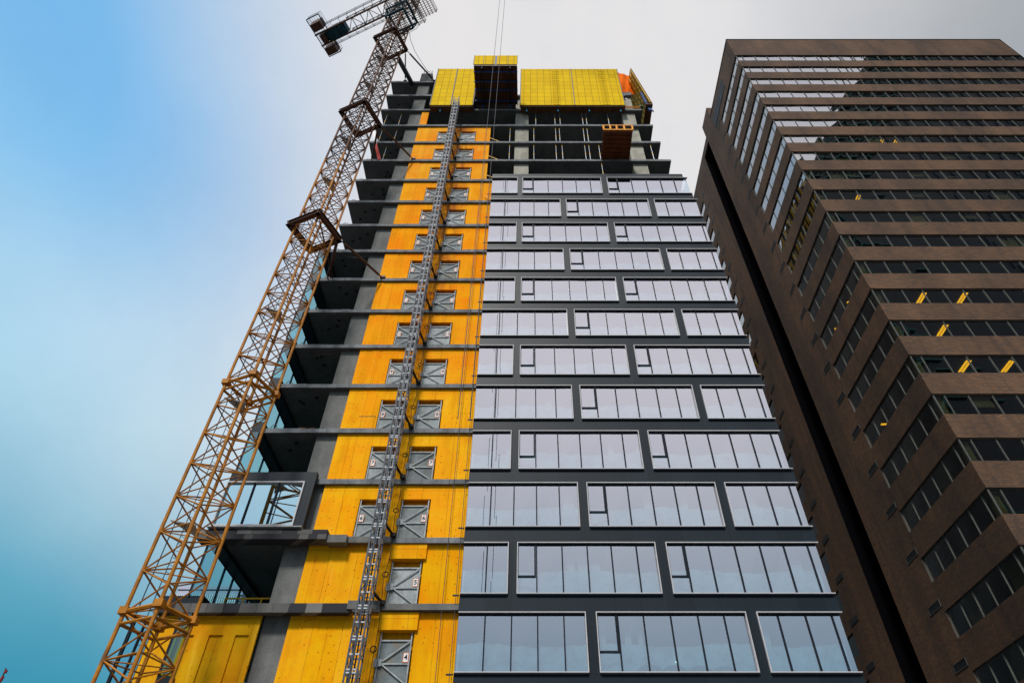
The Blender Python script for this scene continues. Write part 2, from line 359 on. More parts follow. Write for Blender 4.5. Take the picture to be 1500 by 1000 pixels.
def gate(n, a, b, right):
    z0 = zs(n)+.01; h = 1.66; y = YS+.06; m = MB(); t = .055; x0, x1 = a+.06, b-.1
    g = MB()
    for x in (x0, x1): g.box(x-t/2, x+t/2, y-.03, y+.03, z0, z0+1.97)
    for zz in (z0+.03, z0+.80, z0+h): g.box(x0+t/2+.001, x1-t/2-.001, y-.028, y+.02, zz-t/2, zz+t/2)
    mid = (x0+.1 if right else x1-.1, y-.035, z0+.83); far = x1-.05 if right else x0+.05
    g.beam(mid, (far, y-.035, z0+h-.05), .045, .03, (0, 1, 0)); g.beam(mid, (far, y-.035, z0+.08), .045, .03, (0, 1, 0))
    o = part('landing_gate', g, M['galv'], tw)
    part('gate_infill', MB().box(x0+t/2, x1-t/2, y+.025, y+.04, z0, z0+h), random.choice([M['mesh'], M['mesh2'], M['mesh3']]), o)
    lx = x0-.12 if right else x1+.03
    part('latch_box', MB().box(lx, lx+.13, y-.1, y-.031, z0+.66, z0+.98).box(mid[0]-.07, mid[0]+.07, y-.07, y-.037, z0+.70, z0+.96), M['galv'], o)
    sx = x1-.24 if right else x0+.06; sz = z0+.84
    part('sign_board', MB().box(sx, sx+.22, y-.05, y-.041, sz, sz+.36), M['signo'], o)
    part('sign_face', MB().box(sx+.025, sx+.195, y-.056, y-.0505, sz+.025, sz+.335), M['paper'], o)
    text_mesh(str(n), .27 if n < 10 else .17, (sx+.11, y-.06, sz+.18), M['ink'], o, 'sign_number')
for n in range(3, 20): wallpanel(n)
# level 4 wall carries on to the left past the grey column, with three shallow recessed panels
def lowleft(n):
    z0, z1 = zs(n)+.002, zs(n+1)-.40; m = MB(); y = YS-.12; xa, xb = -14.9, -10.73
    cuts = [(-13.74, -13.2), (-12.6, -12.05), (-11.57, -11.03)]
    top = z1-.75; m.box(xa, xb, y, y+.1, top, z1); x = xa
    for a, b in cuts: m.box(x, a, y, y+.1, z0, top); m.box(a, b, y+.07, y+.15, z0, top); x = b
    m.box(x, xb, y, y+.1, z0, top)
    part('sheathing', m, M['sheath'], tw, (.62, .33, .004))
lowleft(4); lowleft(3)
# a few hatch covers and dark marks on the wall
part('hatch_cover', MB().box(-8.75, -8.38, YS-.03, YS-.016, zs(8)+.05, zs(8)+.85).box(-8.34, -7.97, YS-.03, YS-.016, zs(8)+.05, zs(8)+.85), M['sheath'], tw, (.9, .42, .01))
part('hatch_shadow_gap', MB().box(-8.78, -7.94, YS-.035, YS-.01, zs(8)+.86, zs(8)+.89), M['black'], tw)
# ---- dark right strip between sheathing and glass on upper floors, with the yellow toe braces
for n in (15, 16, 17, 18):
    part('toe_brace', MB().beam((-3.35, YF-.02, zs(n)+.62), (-2.55, YF-.02, zs(n)+.03), .05), M['ylw'], tw)
# ---- glazed front
ODD = [(-2.82, -.89, [-1.81]), (-.53, 5.40, [.30, 1.39, 2.47, 3.50, 4.58]), (5.84, 99, [6.65, 7.69, 8.81, 9.89, 10.92, 11.95])]
EVEN = [(-2.82, 2.23, [-1.76, -.71, .32, 1.36]), (2.63, 8.59, [3.49, 4.52, 5.60, 6.68, 7.72]), (9.01, 99, [9.86, 10.96, 12.01])]
def glazing(n):
    zt, zb = 2.98*n-1.49, 2.985*n-3.77
    zt0 = 2.98*(n-1)-1.49                 # head of the floor below
    lay = ODD if n % 2 else EVEN; X1 = xg(n); t = .036
    c = MB().box(-2.84, X1+.12, YG, YG+.28, zt0+.002, zb-.002)      # spandrel band
    for i in range(2): c.box(lay[i][1]+.002, lay[i+1][0]-.002, YG, YG+.28, zb, zt)
    part('spandrel', c, M['clad'], tw)
    for i, (a, b, ms) in enumerate(lay):
        last = b > 50; b = X1 if last else b
        f = MB(); y0 = YG-.10
        f.box(a-(.0 if i == 0 else 0), b+(.1 if last else 0), y0, YG+.05, zb, zb+t); f.box(a, b+(.1 if last else 0), y0, YG+.05, zt-t, zt)
        if i > 0: f.box(a, a+t, y0, YG+.05, zb+t, zt-t)
        if not last: f.box(b-t, b, y0, YG+.05, zb+t, zt-t)
        w = part('window', f, M['white'], tw)
        gm = MB(); xs = [a+(t if i else 0)]+[q for q in ms if q < b-.15]+[b-(0 if last else t)]
        gm.strip((xs[0], YG+.045), (xs[-1], YG+.045), [q-xs[0] for q in xs], zb+t, zt-t, .006)      # every pane sits a hair out of true
        part('glazing', gm, M['glass'], w)
        mm = MB()
        for q in xs[1:-1]: mm.box(q-.026, q+.026, YG-.01, YG+.12, zb+t, zt-t)
        mm.box(xs[0], xs[-1], YG-.02, YG+.08, zt-t-.07, zt-t-.001)
        mm.box(xs[0], xs[-1], YG-.085, YG+.0, zb-.055, zb-.003)
        part('mullions', mm, M['dark'], w)
        if (i == 1) or (i == 2 and n % 2):
            z2 = zb+(zt-zb)*.34; x0, x1 = xs[0]+.0, xs[1]
            part('sash', MB().box(x0, x1-.033, YG-.015, YG+.03, z2-.035, z2+.035).box(x1-.10, x1-.034, YG-.02, YG+.03, z2+.036, zt-t-.07)
                 .box(x0, x0+.03, YG-.015, YG+.03, z2+.036, zt-t-.07), M['dark'], w)
    # dust sheets hung inside across the lower part, and pale boards stood behind some panes
    sh = MB(); x = -2.8; zz = zb+.02; top = zb+1.15; px, pz = x, top
    while x < X1-.1:
        nx = min(x+.22, X1-.08); nt = zb+1.12+.07*math.sin(nx*1.3+n)+random.uniform(-.03, .03); yy = YG+.34+.05*math.sin(nx*7)
        sh.quad((x, YG+.34+.05*math.sin(x*7), zz), (nx, yy, zz), (nx, yy, nt), (x, YG+.34+.05*math.sin(x*7), px if False else pz)); x = nx; pz = nt
    part('dust_sheet', sh, M['sheet'], tw)
    bd = MB()
    for k in range(4):
        q = random.uniform(-2.4, X1-1.2); bd.box(q, q+random.uniform(.25, .7), YG+.55, YG+.58, zb+.0, zb+random.uniform(1.6, 2.25))
    part('stacked_board', bd, M['plaster'], tw)
    # side return on the right
    gm = MB().quad((X1+.02, YG+.06, zb), (X1+.02, YB, zb), (X1+.02, YB, zt), (X1+.02, YG+.06, zt)); part('side_glazing', gm, M['glasst'], tw)
    part('side_spandrel', MB().box(X1-.02, X1+.14, YG+.29, YB, zt0+.002, zb-.002), M['clad'], tw)
    # black drip bracket sticking out past the glass at its left end
    part('bracket', MB().box(-3.12, -2.86, YG-.06, YG-.02, zb-.09, zb-.03), M['black'], tw)
for n in range(3, 16): glazing(n)
part('spandrel', MB().box(-2.84, 11.7, YG, YG+.28, 2.98*15-1.49+.002, 2.98*15-1.49+.62), M['clad'], tw)
part('wavy_reflection', MB().path([Vector((-1.75+.22*math.sin(k*.9), YG+.3, zs(5)+.3+k*.25)) for k in range(9)], .012), M['dark'], tw)  # dark wavy strand imitates a rope's reflection in the pane
hp = MB()
for k in range(4):
    x = 4.55+k*.95; zb4 = 2.985*4-3.77+.04; n_ = 10
    for i in range(n_):
        a0, a1 = math.pi*i/n_, math.pi*(i+1)/n_; rx = .52; h_ = .34-.02*k
        p0, p1 = (x+rx*math.cos(a0), zb4+h_*math.sin(a0)), (x+rx*math.cos(a1), zb4+h_*math.sin(a1))
        hp.quad((x, YG+.16, zb4), (p0[0], YG+.20, p0[1]), (p1[0], YG+.20, p1[1])); hp.quad((p0[0], YG+.20, p0[1]), (p0[0], YG+.30, p0[1]), (p1[0], YG+.30, p1[1]), (p1[0], YG+.20, p1[1]))
part('stored_bags', hp, M['bags'], tw)
part('work_lamp', MB().tube((5.6, YG+.2, 2.985*4-3.77+.47), (5.6, YG+.24, 2.985*4-3.77+.47), .035), m_emit('cool work lamp', (.85, 1, .9), 3), tw)
part('open_sash_dark', MB().box(5.95, 7.6, YG+.0, YG+.04, 2.98*15-1.49-.42, 2.98*15-1.49-.12), M['slot'], tw)  # black plate stands in for the dark inside an open sash
# ---- left side glass wall of the lower floors (seen from inside) and its dark spandrels
XW = -13.87
for n in range(3, 14):
    if n == 13: z0, z1 = zs(13)-.4, zs(13)+.3
    z0, z1 = zs(n)+.32, zs(n+1)-.42
    if n < 13:
        yy = 25.72; w = MB(); g = MB(); k = 0
        w.box(XW-.03, XW+.05, yy, YB, z0-.06, z0).box(XW-.03, XW+.05, yy, YB, z1, z1+.06)
        while yy < YB:
            w.box(XW-.03, XW+.06, yy-.03, yy+.04, z0+.001, z1-.001); g.quad((XW, yy+.04, z0), (XW, yy+1.07, z0), (XW, yy+1.07, z1), (XW, yy+.04, z1)); yy += 1.1
        g.quad((XW+.0, 25.7, z0), (XW+.42, 25.7, z0), (XW+.42, 25.7, z1), (XW, 25.7, z1))
        o = part('side_window', w, M['dark'], tw); part('glazing', g, M['glasst'], o)
    part('side_spandrel', MB().box(XW-.04, XL-.012, 25.75, YB, zs(n)-.42, zs(n)+.26), M['clad'], tw)
# first corner window module, bottom left
zt, zb = 2.98*6-1.49, 2.985*6-3.77
mod = MB().box(-13.95, -9.95, 25.6, 25.9, zt+.002, zt+.55).box(-10.36, -9.95, 25.6, 25.9, zb-.12, zt).box(-13.95, -10.36, 25.6, 25.9, zb-.12, zb-.002)
part('spandrel', mod, M['clad'], tw)
w = part('window', MB().box(-13.95, -10.38, 25.5, 25.66, zb, zb+.06).box(-13.95, -10.38, 25.5, 25.66, zt-.06, zt).box(-10.44, -10.38, 25.5, 25.66, zb+.06, zt-.06).box(-13.95, -13.9, 25.5, 25.66, zb+.06, zt-.06), M['white'], tw)
part('glazing', MB().quad((-13.9, 25.63, zb+.06), (-10.44, 25.63, zb+.06), (-10.44, 25.63, zt-.06), (-13.9, 25.63, zt-.06)), m_glass('corner window glass', (.5, .76, .86), .85, (.3, .6, .66)), w)
part('mullions', MB().box(-12.72, -12.66, 25.56, 25.7, zb+.06, zt-.06).box(-11.58, -11.53, 25.56, 25.7, zb+.06, zt-.06), M['dark'], w)
part('drip_flashing', MB().box(-14.0, -9.9, 25.3, 25.6, zb-.17, zb-.125), M['galv'], tw)
# curved white strips behind the module glass, modelled in place of a reflection
wr = MB(); 
for k in range(10):
    a = .5+k*.1; x0 = -13.0+.75*math.sin(k*.17); x1 = -13.0+.75*math.sin((k+1)*.17); z_ = zb+.1+k*.21
    wr.quad((x0-.1, 26.0, z_), (x0+.38, 26.05, z_), (x1+.38, 26.05, z_+.21), (x1-.1, 26.0, z_+.21))
part('curved_reflection', wr, M['wrap'], tw)
# podium level glass strip left of the yellow wall
o = part('side_window', MB().box(-15.9, -15.82, 26.1, 26.2, G, zs(5)-.4).box(-15.45, -15.38, 26.1, 26.2, G, zs(5)-.4).box(-15.0, -14.93, 26.1, 26.2, G, zs(5)-.4), M['dark'], tw)
part('glazing', MB().quad((-15.85, 26.15, G), (-14.95, 26.15, G), (-14.95, 26.15, zs(5)-.4), (-15.85, 26.15, zs(5)-.4)), M['glasst'], o)
part('parapet', MB().box(-15.1, -13.36, 26.0, 27.4, zs(5)-.25, zs(5)+.42), M['clad'], tw)
# yellow guard rail on the open fifth floor
rl = MB().tube((-13.3, 27.75, zs(5)+1.05), (-9.75, 27.75, zs(5)+1.05), .04).tube((-13.3, 27.75, zs(5)+.55), (-9.75, 27.75, zs(5)+.55), .03)
for x in (-13.3, -12.5, -11.7, -10.85): rl.tube((x, 27.75, zs(5)), (x, 27.75, zs(5)+1.08), .035)
part('guard_rail', rl, M['ylw'], tw)
# ceiling boxes/hangers under the open left bays: service stubs that break the flat soffit
sv = MB()
for n in range(7, 22):
    for k in range(3):
        x = random.uniform(XL+.5, -11.2); y = YF+random.uniform(.4, 1.4); sv.box(x, x+.16, y, y+.1, zs(n)-.32, zs(n)-.242)
part('soffit_inserts', sv, M['black'], tw)
for n in range(8, 22):
    ck = MB(); z = zs(n)+.03
    for k in range(3):
        x = random.uniform(XL+.4, -11.2); ck.box(x, x+random.uniform(.2, .7), YF+.1, YF+.4, z, z+random.uniform(.05, .16))
    a = Vector((XL+.15, YF+.08, z)); ck.path([a, a+Vector((.12, 0, .28)), a+Vector((.34, 0, .22)), a+Vector((.4, .05, 0))], .016)
    if n % 3 == 0: ck.path([Vector((XL+.8+.22*k, YF+.2, zs(n+1)-.25-.28*math.sin(math.pi*k/9))) for k in range(10)], .014)
    part('loose_materials', ck, random.choice([M['edge'], M['galv'], M['wood']]), tw)
# ------------------------------------------------------------------ shoring props on the open floors
def prop(x, n, label, y=26.15):
    z0, z1 = zs(n)+.003, zs(n+1)-.243
    o = thing('shoring_prop', label, 'prop', (x, y, z0), 'steel shoring props on the open floors')
    zm = z0+(z1-z0)*.45
    part('outer_tube', MB().tube((x, y, z0), (x, y, zm), .03).box(x-.08, x+.08, y-.08, y+.08, z0, z0+.012), M['prop'], o)
    part('inner_tube', MB().tube((x, y, zm+.001), (x, y, z1), .022), M['prop'], o)
    part('collar', MB().tube((x, y, zm-.1), (x, y, zm+.09), .045), M['ylw'], o)
    part('head_fork', MB().tube((x, y, z1-.3), (x, y, z1-.005), .035), M['ylw'], o)
ORD = ['leftmost', 'second from left', 'third from left', 'fourth from left', 'fifth from left', 'sixth from left', 'seventh from left', 'eighth from left', 'ninth from left', 'rightmost']
rows = {19: ([660, 760, 787, 905, 925, 1040], 175.6, 'shoring prop directly under the yellow screens, %s on that floor'),
        18: ([525, 650, 765, 785, 912, 932], 198, 'shoring prop beside the upper half of the brown deck, %s there'),
        17: ([522, 650, 767, 800, 920, 942, 995, 1270], 224, 'shoring prop beside the lower half of the brown deck, %s there')}
for n, (xs, v, lab) in rows.items():
    for i, x in enumerate(xs):
        u = 600+x/3.571; X = at(u, v, 26.15).x
        prop(X, n, lab % ORD[i if i < len(xs)-1 else 9])
prop(at(600+1010/3.571, 250, 26.15).x, 16, 'lone shoring prop just above the glass facade, under the brown landing deck')
lft = [(at(540, 152, 26.3), 20, 'lone shoring prop beside the crane mast on the second open left bay from the roof'),
       (at(586, 175, 26.3), 19, 'shoring prop in the upper left open bay nearest the grey column'), (at(564, 178, 26.3), 19, 'shoring prop in the upper left open bay nearer the crane mast'),
       (at(579, 199, 26.3), 18, 'shoring prop in the left open bay above the upper tie strut, nearest the column'), (at(556, 203, 26.3), 18, 'shoring prop in the left open bay above the upper tie strut, beside the mast'),
       (at(563, 226, 26.3), 17, 'shoring prop beside the red tarp in the left open bay')]
for p, n, lab in lft: prop(p.x, n, lab, 26.3)
# ------------------------------------------------------------------ yellow formwork screens on top
def screen(name, label, x0, x1, z0, z1, joints, ladders):
    y = 25.35; o = thing(name, label, 'formwork', ((x0+x1)/2, y, z0), 'yellow formwork screens round the top floors')
    part('face_panel', MB().box(x0, x1, y, y+.06, z0, z1), M['form'], o)
    bk = MB()
    for k in range(int((x1-x0)/.62)+1):
        x = min(x0+.05+k*.62, x1-.12); bk.box(x, x+.07, y+.065, y+.25, z0+.01, z1-.05)
    part('timber_studs', bk, M['wood'], o)
    part('bottom_shelf', MB().box(x0, x1, y+.062, y+.64, z0-.13, z0-.001), M['wood'], o)
    ed = MB().box(x0-.06, x0-.002, y-.02, y+.3, z0, z1).box(x1+.002, x1+.06, y-.02, y+.3, z0, z1)
    for j in joints: ed.box(j-.035, j+.035, y-.03, y-.002, z0, z1)
    part('edge_strip', ed, M['hoist'], o)
    if ladders:
        ld = MB()
        for x in ladders:
            for k in range(int((z1-z0)/.42)):
                ld.box(x, x+.62, y-.02, y-.002, z0+.1+k*.42, z0+.13+k*.42)
            for q in (x-.012, x+.62): ld.box(q, q+.012, y-.018, y-.001, z0+.05, z1-.05)
        part('climbing_rungs', ld, simple('dull ochre rung', (.5, .32, .0), .8, spec=.1), o)
    jk = MB(); n_ = max(1, int((x1-x0)/1.9))
    for k in range(n_):
        x = x0+.55+k*(x1-x0-.9)/max(1, n_-1) if n_ > 1 else x0+.9
        jk.tube((x, y+.35, z0-.5), (x, y+.35, z0-.132), .055)
    part('blue_jack', jk, M['cyan'], o)
    return o
Z0, Z1 = tan_v(154)*25.35, tan_v(101)*25.35
screen('formwork_screen', 'yellow gridded formwork screen left of the projecting deck', -8.83, -5.05, Z0, Z1, [-7.0], [])
screen('formwork_screen', 'wide yellow gridded formwork screen right of the projecting deck with two rung strips', -.80, 8.44, Z0, Z1-.05, [4.02], [2.15, 6.55][:2])
# screens of the right-hand side of the top floors, they mirror in the brick tower's windows
o = thing('formwork_screen', 'yellow mesh perimeter screen on the right edge of the roof, seen edge-on', 'formwork', (10.8, 27, 55.2), 'yellow formwork screens round the top floors')
def sp(y, t): return Vector((9.87+1.04*t, y, 62.97-7.62*t))       # t: 0 top .. 1 foot, leaning in towards the top
pm = MB()
for k in range(9):
    y = 25.4+k*1.2; a, b, c, d_ = sp(y, 0), sp(y+1.18, 0), sp(y+1.18, 1), sp(y, 1); e = Vector((.05, 0, 0)); pm.hexa([d_, c, c+e, d_+e, a, b, b+e, a+e])
part('mesh_panels', pm, M['screen'], o)
bars = MB()
for k in range(22): y = 25.42+k*.5; bars.beam(sp(y, .0)-Vector((.05, 0, 0)), sp(y, 1)-Vector((.05, 0, 0)), .05, .09)
for k in range(9): bars.beam(sp(25.4, .04+k*.115)-Vector((.14, 0, 0)), sp(36, .04+k*.115)-Vector((.14, 0, 0)), .06)
part('lattice', bars, M['ylw'], o)
part('bottom_shelf', MB().box(10.36, 10.97, 25.4, 36, 55.2, 55.34), M['wood'], o)
part('end_studs', MB().beam(sp(25.36, 0), sp(25.36, 1), .05).beam(sp(25.36, .98)-Vector((.5, 0, 0)), sp(25.36, .98), .06), M['wood'], o)
part('brace', MB().beam(sp(25.7, .62)-Vector((.2, 0, 0)), sp(25.7, 1.1)-Vector((.35, 0, 0)), .16).tube(sp(25.7, 1.0)-Vector((.2, 0, 0)), sp(25.7, 1.12)-Vector((.1, 0, 0)), .07), M['blue'], o)
part('work_platform', MB().box(9.9, 10.3, 26.0, 33, 56.2, 56.3), M['bteal'], o)
# projecting deck between the screens: horizontal table form with a yellow front fence
o = thing('table_form_deck', 'projecting brown plywood deck with a yellow front fence between the yellow screens', 'formwork', (-3, 24, tan_v(96.5)*22.5))
zd = tan_v(96.5)*22.5
part('deck_underside', MB().box(-4.87, -1.09, 22.5, 26.0, zd, zd+.05), M['wood'], o)
bm = MB()
for k in range(14):
    x = -4.8+k*.28; bm.box(x, x+.09, 22.55, 25.95, zd-.14, zd-.001)
part('joists', bm, M['wood'], o)
bb = MB()
for y in (22.9, 23.75, 24.5, 25.5): bb.box(-4.9, -1.05, y, y+.09, zd-.28, zd-.142)
part('steel_waler', bb, M['blue'], o)
pl = MB()
for x in (-4.2, -1.75): pl.box(x, x+.12, 22.5, 26, zd-.42, zd-.282)
part('runner', pl, M['black'], o)
part('fence_panel', MB().box(-4.87, -3.03, 22.38, 22.46, zd+.0, zd+1.95).box(-2.87, -1.09, 22.38, 22.46, zd, zd+1.95), M['form'], o)
part('fence_joint', MB().box(-3.03, -2.87, 22.4, 22.47, zd+.1, zd+1.93), M['blue'], o)
fr = MB()
for x in (-4.9, -4.05, -1.9, -1.08): fr.box(x, x+.03, 22.34, 22.375, zd, zd+1.97)
part('fence_posts', fr, M['hoist'], o)
part('support_leg', MB().tube((-4.2, 25.8, zs(20)), (-4.2, 25.8, zd-.43), .07).tube((-1.75, 25.8, zs(20)), (-1.75, 25.8, zd-.43), .07), M['blue'], o)
# orange tarpaulin
tp = MB(); q = [at(905, 106, 26.4), at(923, 111, 26.9), at(931, 138, 26.9), at(912, 137, 26.3)]; nn = 8
grid = [[(q[0]*(1-i/nn)+q[1]*(i/nn))*(1-j/nn)+(q[3]*(1-i/nn)+q[2]*(i/nn))*(j/nn)+Vector((0, .05*math.sin(i*1.3+j*.8), -.12*math.sin(math.pi*i/nn)*(1-j/nn))) for i in range(nn+1)] for j in range(nn+1)]
for j in range(nn):
    for i in range(nn): tp.quad(grid[j][i], grid[j][i+1], grid[j+1][i+1], grid[j+1][i])
single('tarpaulin', tp, M['tarp'], 'bright orange tarpaulin stretched between the yellow screen and the mesh screen', 'tarp', smooth=True)
# stair/parapet stub below the tarp
part('parapet', MB().box(8.5, 9.5, 26.0, 26.3, zs(21)+.01, zs(21)+.6), M['edge'], tw)
part('guard_rail', MB().tube((8.5, 25.98, zs(20)+.5), (10.0, 25.98, zs(20)+.5), .05).tube((8.5, 25.98, zs(20)+.25), (10.0, 25.98, zs(20)+.25), .04), M['orange'], tw)
# ------------------------------------------------------------------ brown landing deck sticking out right
o = thing('landing_deck', 'red-brown timber landing deck sticking out of the upper floors with an orange beam rail', 'loading deck', (6.9, 24.8, 46.67))
zd = 46.67
part('deck_boards', MB().box(5.72, 8.0, 23.57, 26.3, zd, zd+.06), M['woodr'], o)
j = MB()
for k in range(7): y = 23.6+k*.37; j.box(5.72, 8.0, y, y+.09, zd-.12, zd-.001)
part('joists', j, M['woodr'], o)
j = MB().box(5.70, 8.02, 23.50, 23.565, zd, zd+.12).box(5.70, 8.02, 23.50, 23.565, zd+.72, zd+.80)
for x in (5.70, 6.22, 6.72, 7.3, 7.94): j.box(x, x+.13, 23.49, 23.57, zd+.121, zd+.719)
part('beam_rail', j, M['orange'], o)
# hanging plastic and red tarp in the left bay
single('plastic_sheet', MB().quad(at(545, 190, 25.9), at(549, 190, 25.9), at(552.5, 210, 25.9), at(548.5, 211, 25.9)), M['wrap'], 'narrow white plastic strip hanging beside the crane mast collar', 'sheet')
single('red_tarp', MB().quad(at(548.5, 210, 25.9), at(551.5, 208, 25.9), at(558, 233, 25.9), at(553, 234, 25.9)), M['redt'], 'red tarp hanging in the open left bay below the white plastic strip', 'tarp')
# ------------------------------------------------------------------ hoist mast
YH = 24.6; HX0, HX1 = -6.62, -6.18; ztop = 55.0
hm = thing('hoist_mast', 'thin grey steel lattice mast of the builders\' hoist in front of the yellow wall', 'hoist mast', (-6.4, YH, G))
def hx(z): return .12*(z-10)/45.0*0-.02*(z-30)/30
leg = MB()
for x in (HX0, HX1):
    for y in (YH, YH+.5): leg.beam((x, y, G), (x, y, ztop), .06)
part('corner_posts', leg, M['hoist'], hm)
gd = MB()
gd.beam((-6.41, YH-.04, G), (-6.41, YH-.04, ztop-.8), .07)
gd.beam((-6.36, YH+.22, G), (-6.36, YH+.22, ztop-.8), .05)
part('guide_tubes', gd, M['hoistd'], hm)
z = G+.3; i = 0; rg = MB(); dg_ = MB()
while z < ztop:
    for dz in ((-.055, .055) if i % 2 == 0 else (0,)):
        for y in (YH, YH+.5): rg.box(HX0+.04, HX1-.04, y-.025, y+.025, z+dz-.025, z+dz+.025)
        for x in (HX0, HX1): rg.box(x-.025, x+.025, YH+.04, YH+.46, z+dz-.025, z+dz+.025)
    z2 = min(z+.575, ztop)
    a, b = (HX0, HX1) if i % 2 else (HX1, HX0)
    dg_.beam((a, YH+.5, z), (b, YH+.5, z2), .03); dg_.beam((a, YH, z) if i % 4 == 1 else (a, YH+.5, z), (a, YH+.5, z2), .03); dg_.beam((b, YH, z2), (b, YH+.5, z), .03)
    z += .575; i += 1
part('lattice_rungs', rg, simple('pale mast rung', (.52, .56, .60), .6, .0, .15), hm); part('diagonals', dg_, M['hoist'], hm)
for n in range(5, 19, 1):
    z = zs(n)+.1
    part('wall_tie', MB().beam((HX1, YH+.6, z), (-5.98, YF-.02, z), .06).beam((HX1+.03, YH+.3, z), (-5.98, YF-.02, z+.02), .05).box(-6.08, -5.86, YF-.3, YF-.035, z-.14, z+.02), M['black'], hm)
cb = MB(); 
for n in range(4, 19):
    z = zs(n); cb.path([(-5.98, 25.75, z), (-6.0+.06*math.sin(n*2.1), 25.7, z+1.0), (-5.93, 25.75, z+2.0), (-5.98, 25.75, z+2.976)], .014)
    if n < 12: cb.path([Vector((-6.0+.12*math.cos(t), 25.72, z+1.2+.12*math.sin(t))) for t in [q*.9 for q in range(8)]], .022)
part('trailing_cable', cb, M['black'], hm)
# ------------------------------------------------------------------ ropes
def rope(name, pts, r, label, mat='rope', group=None): return single(name, MB().path(pts, r, 6), M[mat], label, 'rope', group)
rope('hoist_rope', [(-2.52, 17.85, 14), (-2.51, 17.85, 73.4)], .016, 'left one of two long steel ropes hanging from the crane over the deck', group='steel ropes hanging from the crane jib')
rope('hoist_rope', [(-2.1, 17.85, 14), (-2.09, 17.85, 73.4)], .016, 'right one of two long steel ropes hanging from the crane over the deck', group='steel ropes hanging from the crane jib')
rope('safety_line', [(-3.52, YF-.12, G), (-3.56, YF-.12, 46.3)], .014, 'left thin dark line running down the right part of the yellow wall', group='thin lines down the yellow wall')
rope('safety_line', [(-3.0, YF-.12, G), (-3.03, YF-.12, 46.3)], .014, 'right thin dark line running down the yellow wall beside the glass', group='thin lines down the yellow wall')
# ------------------------------------------------------------------ tower crane
cr = thing('tower_crane', 'yellow-brown lattice tower crane standing left of the unfinished tower', 'crane', (-13.73, 24, G))
CS = .92      # whole crane is laid out at one size, then set nearer and smaller so that its mirror image falls in the corner window
cx, cy = -13.73, 24.0; hd = Vector((-.4496, 1.086)); hp = Vector((hd.y, -hd.x))
def corner(i, k=1.0): return [Vector((cx, cy))-hd*k, Vector((cx, cy))+hp*k, Vector((cx, cy))+hd*k, Vector((cx, cy))-hp*k][i]   # near, right, far, left
H = 1.63; ZB = 1.6; ZT = 71.5
def v3(p, z): return Vector((p.x, p.y, z))
zz0 = 19.32-1.63*13
lvl = [G/CS]+ [zz0+H*k for k in range(0, 47) if zz0+H*k < ZT]
leg_r = .075; br = .035
for s0 in range(0, len(lvl)-1, 4):
    ch = lvl[s0:s0+5]
    if len(ch) < 2: break
    m = MB()
    for i in range(4): m.tube(v3(corner(i), ch[0]), v3(corner(i), ch[-1]-.004), leg_r, 8)
    for a, b in zip(ch, ch[1:]):
        for i in range(4):
            p, q = corner(i), corner((i+1) % 4)
            if i % 2: p, q = q, p           # nodes on right / left legs, half-nodes on near / far legs
            # q is right or left leg
            m.tube(v3(q, a), v3(p, (a+b)/2), br, 6); m.tube(v3(p, (a+b)/2), v3(q, b), br, 6)
            m.tube(v3(q, a), v3(p, a+.06), br*.85, 6)
        m.tube(v3(corner(1), a), v3(corner(3), a), br*.7, 6)
    part('mast_section', m, M['crane'] if ch[0] < 38 else M['crane_backlit'], cr)  # upper sections take a darker brown: their backlit shade is put into the paint
# heavy connection frames
for z in (9.6, 20.7):
    cf = MB()
    for i in range(4):
        p, q = corner(i), corner((i+1) % 4); cf.tube(v3(p, z), v3(q, z), .085, 6); cf.tube(v3(p, z-.45), v3(q, z-.45), .06, 6)
        cf.box(p.x-.16, p.x+.16, p.y-.16, p.y+.16, z-.12, z+.14)
    part('connection_frame', cf, M['crane'], cr)
# ladder and cable run inside the mast
ld = MB(); c1 = Vector((cx-.42, cy-.05)); c2 = Vector((cx-.42+.16, cy+.24)); z = G
for c in (c1, c2): ld.tube(v3(c, G/CS), v3(c, ZT), .018, 5)
while z < ZT: ld.tube(v3(c1, z), v3(c2, z), .011, 4); z += .30
lq = Vector((cx-.75, cy-.25)); ld.tube(v3(lq, G), v3(lq, ZT), .022, 5)
part('ladder', ld, M['hoistd'], cr)
pt = MB()
for z in (13.3, 19.8, 26.3, 40, 46, 56, 62):
    a, b = corner(2, .85), corner(3, .85); c = Vector((cx, cy)); pt.prism([(c.x, c.y), (a.x, a.y), (b.x, b.y)], z, z+.05)
part('rest_platform', pt, M['galv'], cr)
# tie collars
def collar(zc, hgt=.36, k=1.36):
    m = MB()
    for i in range(4):
        a, b = v3(corner(i, k), zc), v3(corner((i+1) % 4, k), zc); d = (b-a).normalized()
        m.beam(a-d*.12, b+d*.12, .07, hgt); m.beam(a-d*.12+Vector((0, 0, hgt/2)), b+d*.12+Vector((0, 0, hgt/2)), .26, .04); m.beam(a-d*.12-Vector((0, 0, hgt/2)), b+d*.12-Vector((0, 0, hgt/2)), .26, .04)
    return part('tie_collar', m, M['craneb'], cr)
CZ = [33.9, 49.6, 65.6]
for z in CZ: collar(z)
def strut(a, b, r, mat='craneb'):
    a, b = Vector(a), Vector(b)/CS; l = b-a
    part('tie_strut', MB().tube(a, a+l*.12, r*.45).tube(a+l*.12, a+l*.9, r).tube(a+l*.9, b, r*.5).box(b.x-.18, b.x+.18, b.y-.12, b.y+.12, b.z-.03, b.z+.15), M[mat], cr)
rk = 1.36
def cr_r(z): return v3(corner(1, rk), z)
strut(cr_r(CZ[0]), (-9.35, 25.98, zs(12)+.03), .085); strut(cr_r(CZ[0])+Vector((-.1, -.1, 0)), (-12.9, 26.1, zs(12)+.03), .10); strut(v3(corner(0, rk), CZ[0]-.2), (-12.55, 26.2, zs(12)+.03), .05)
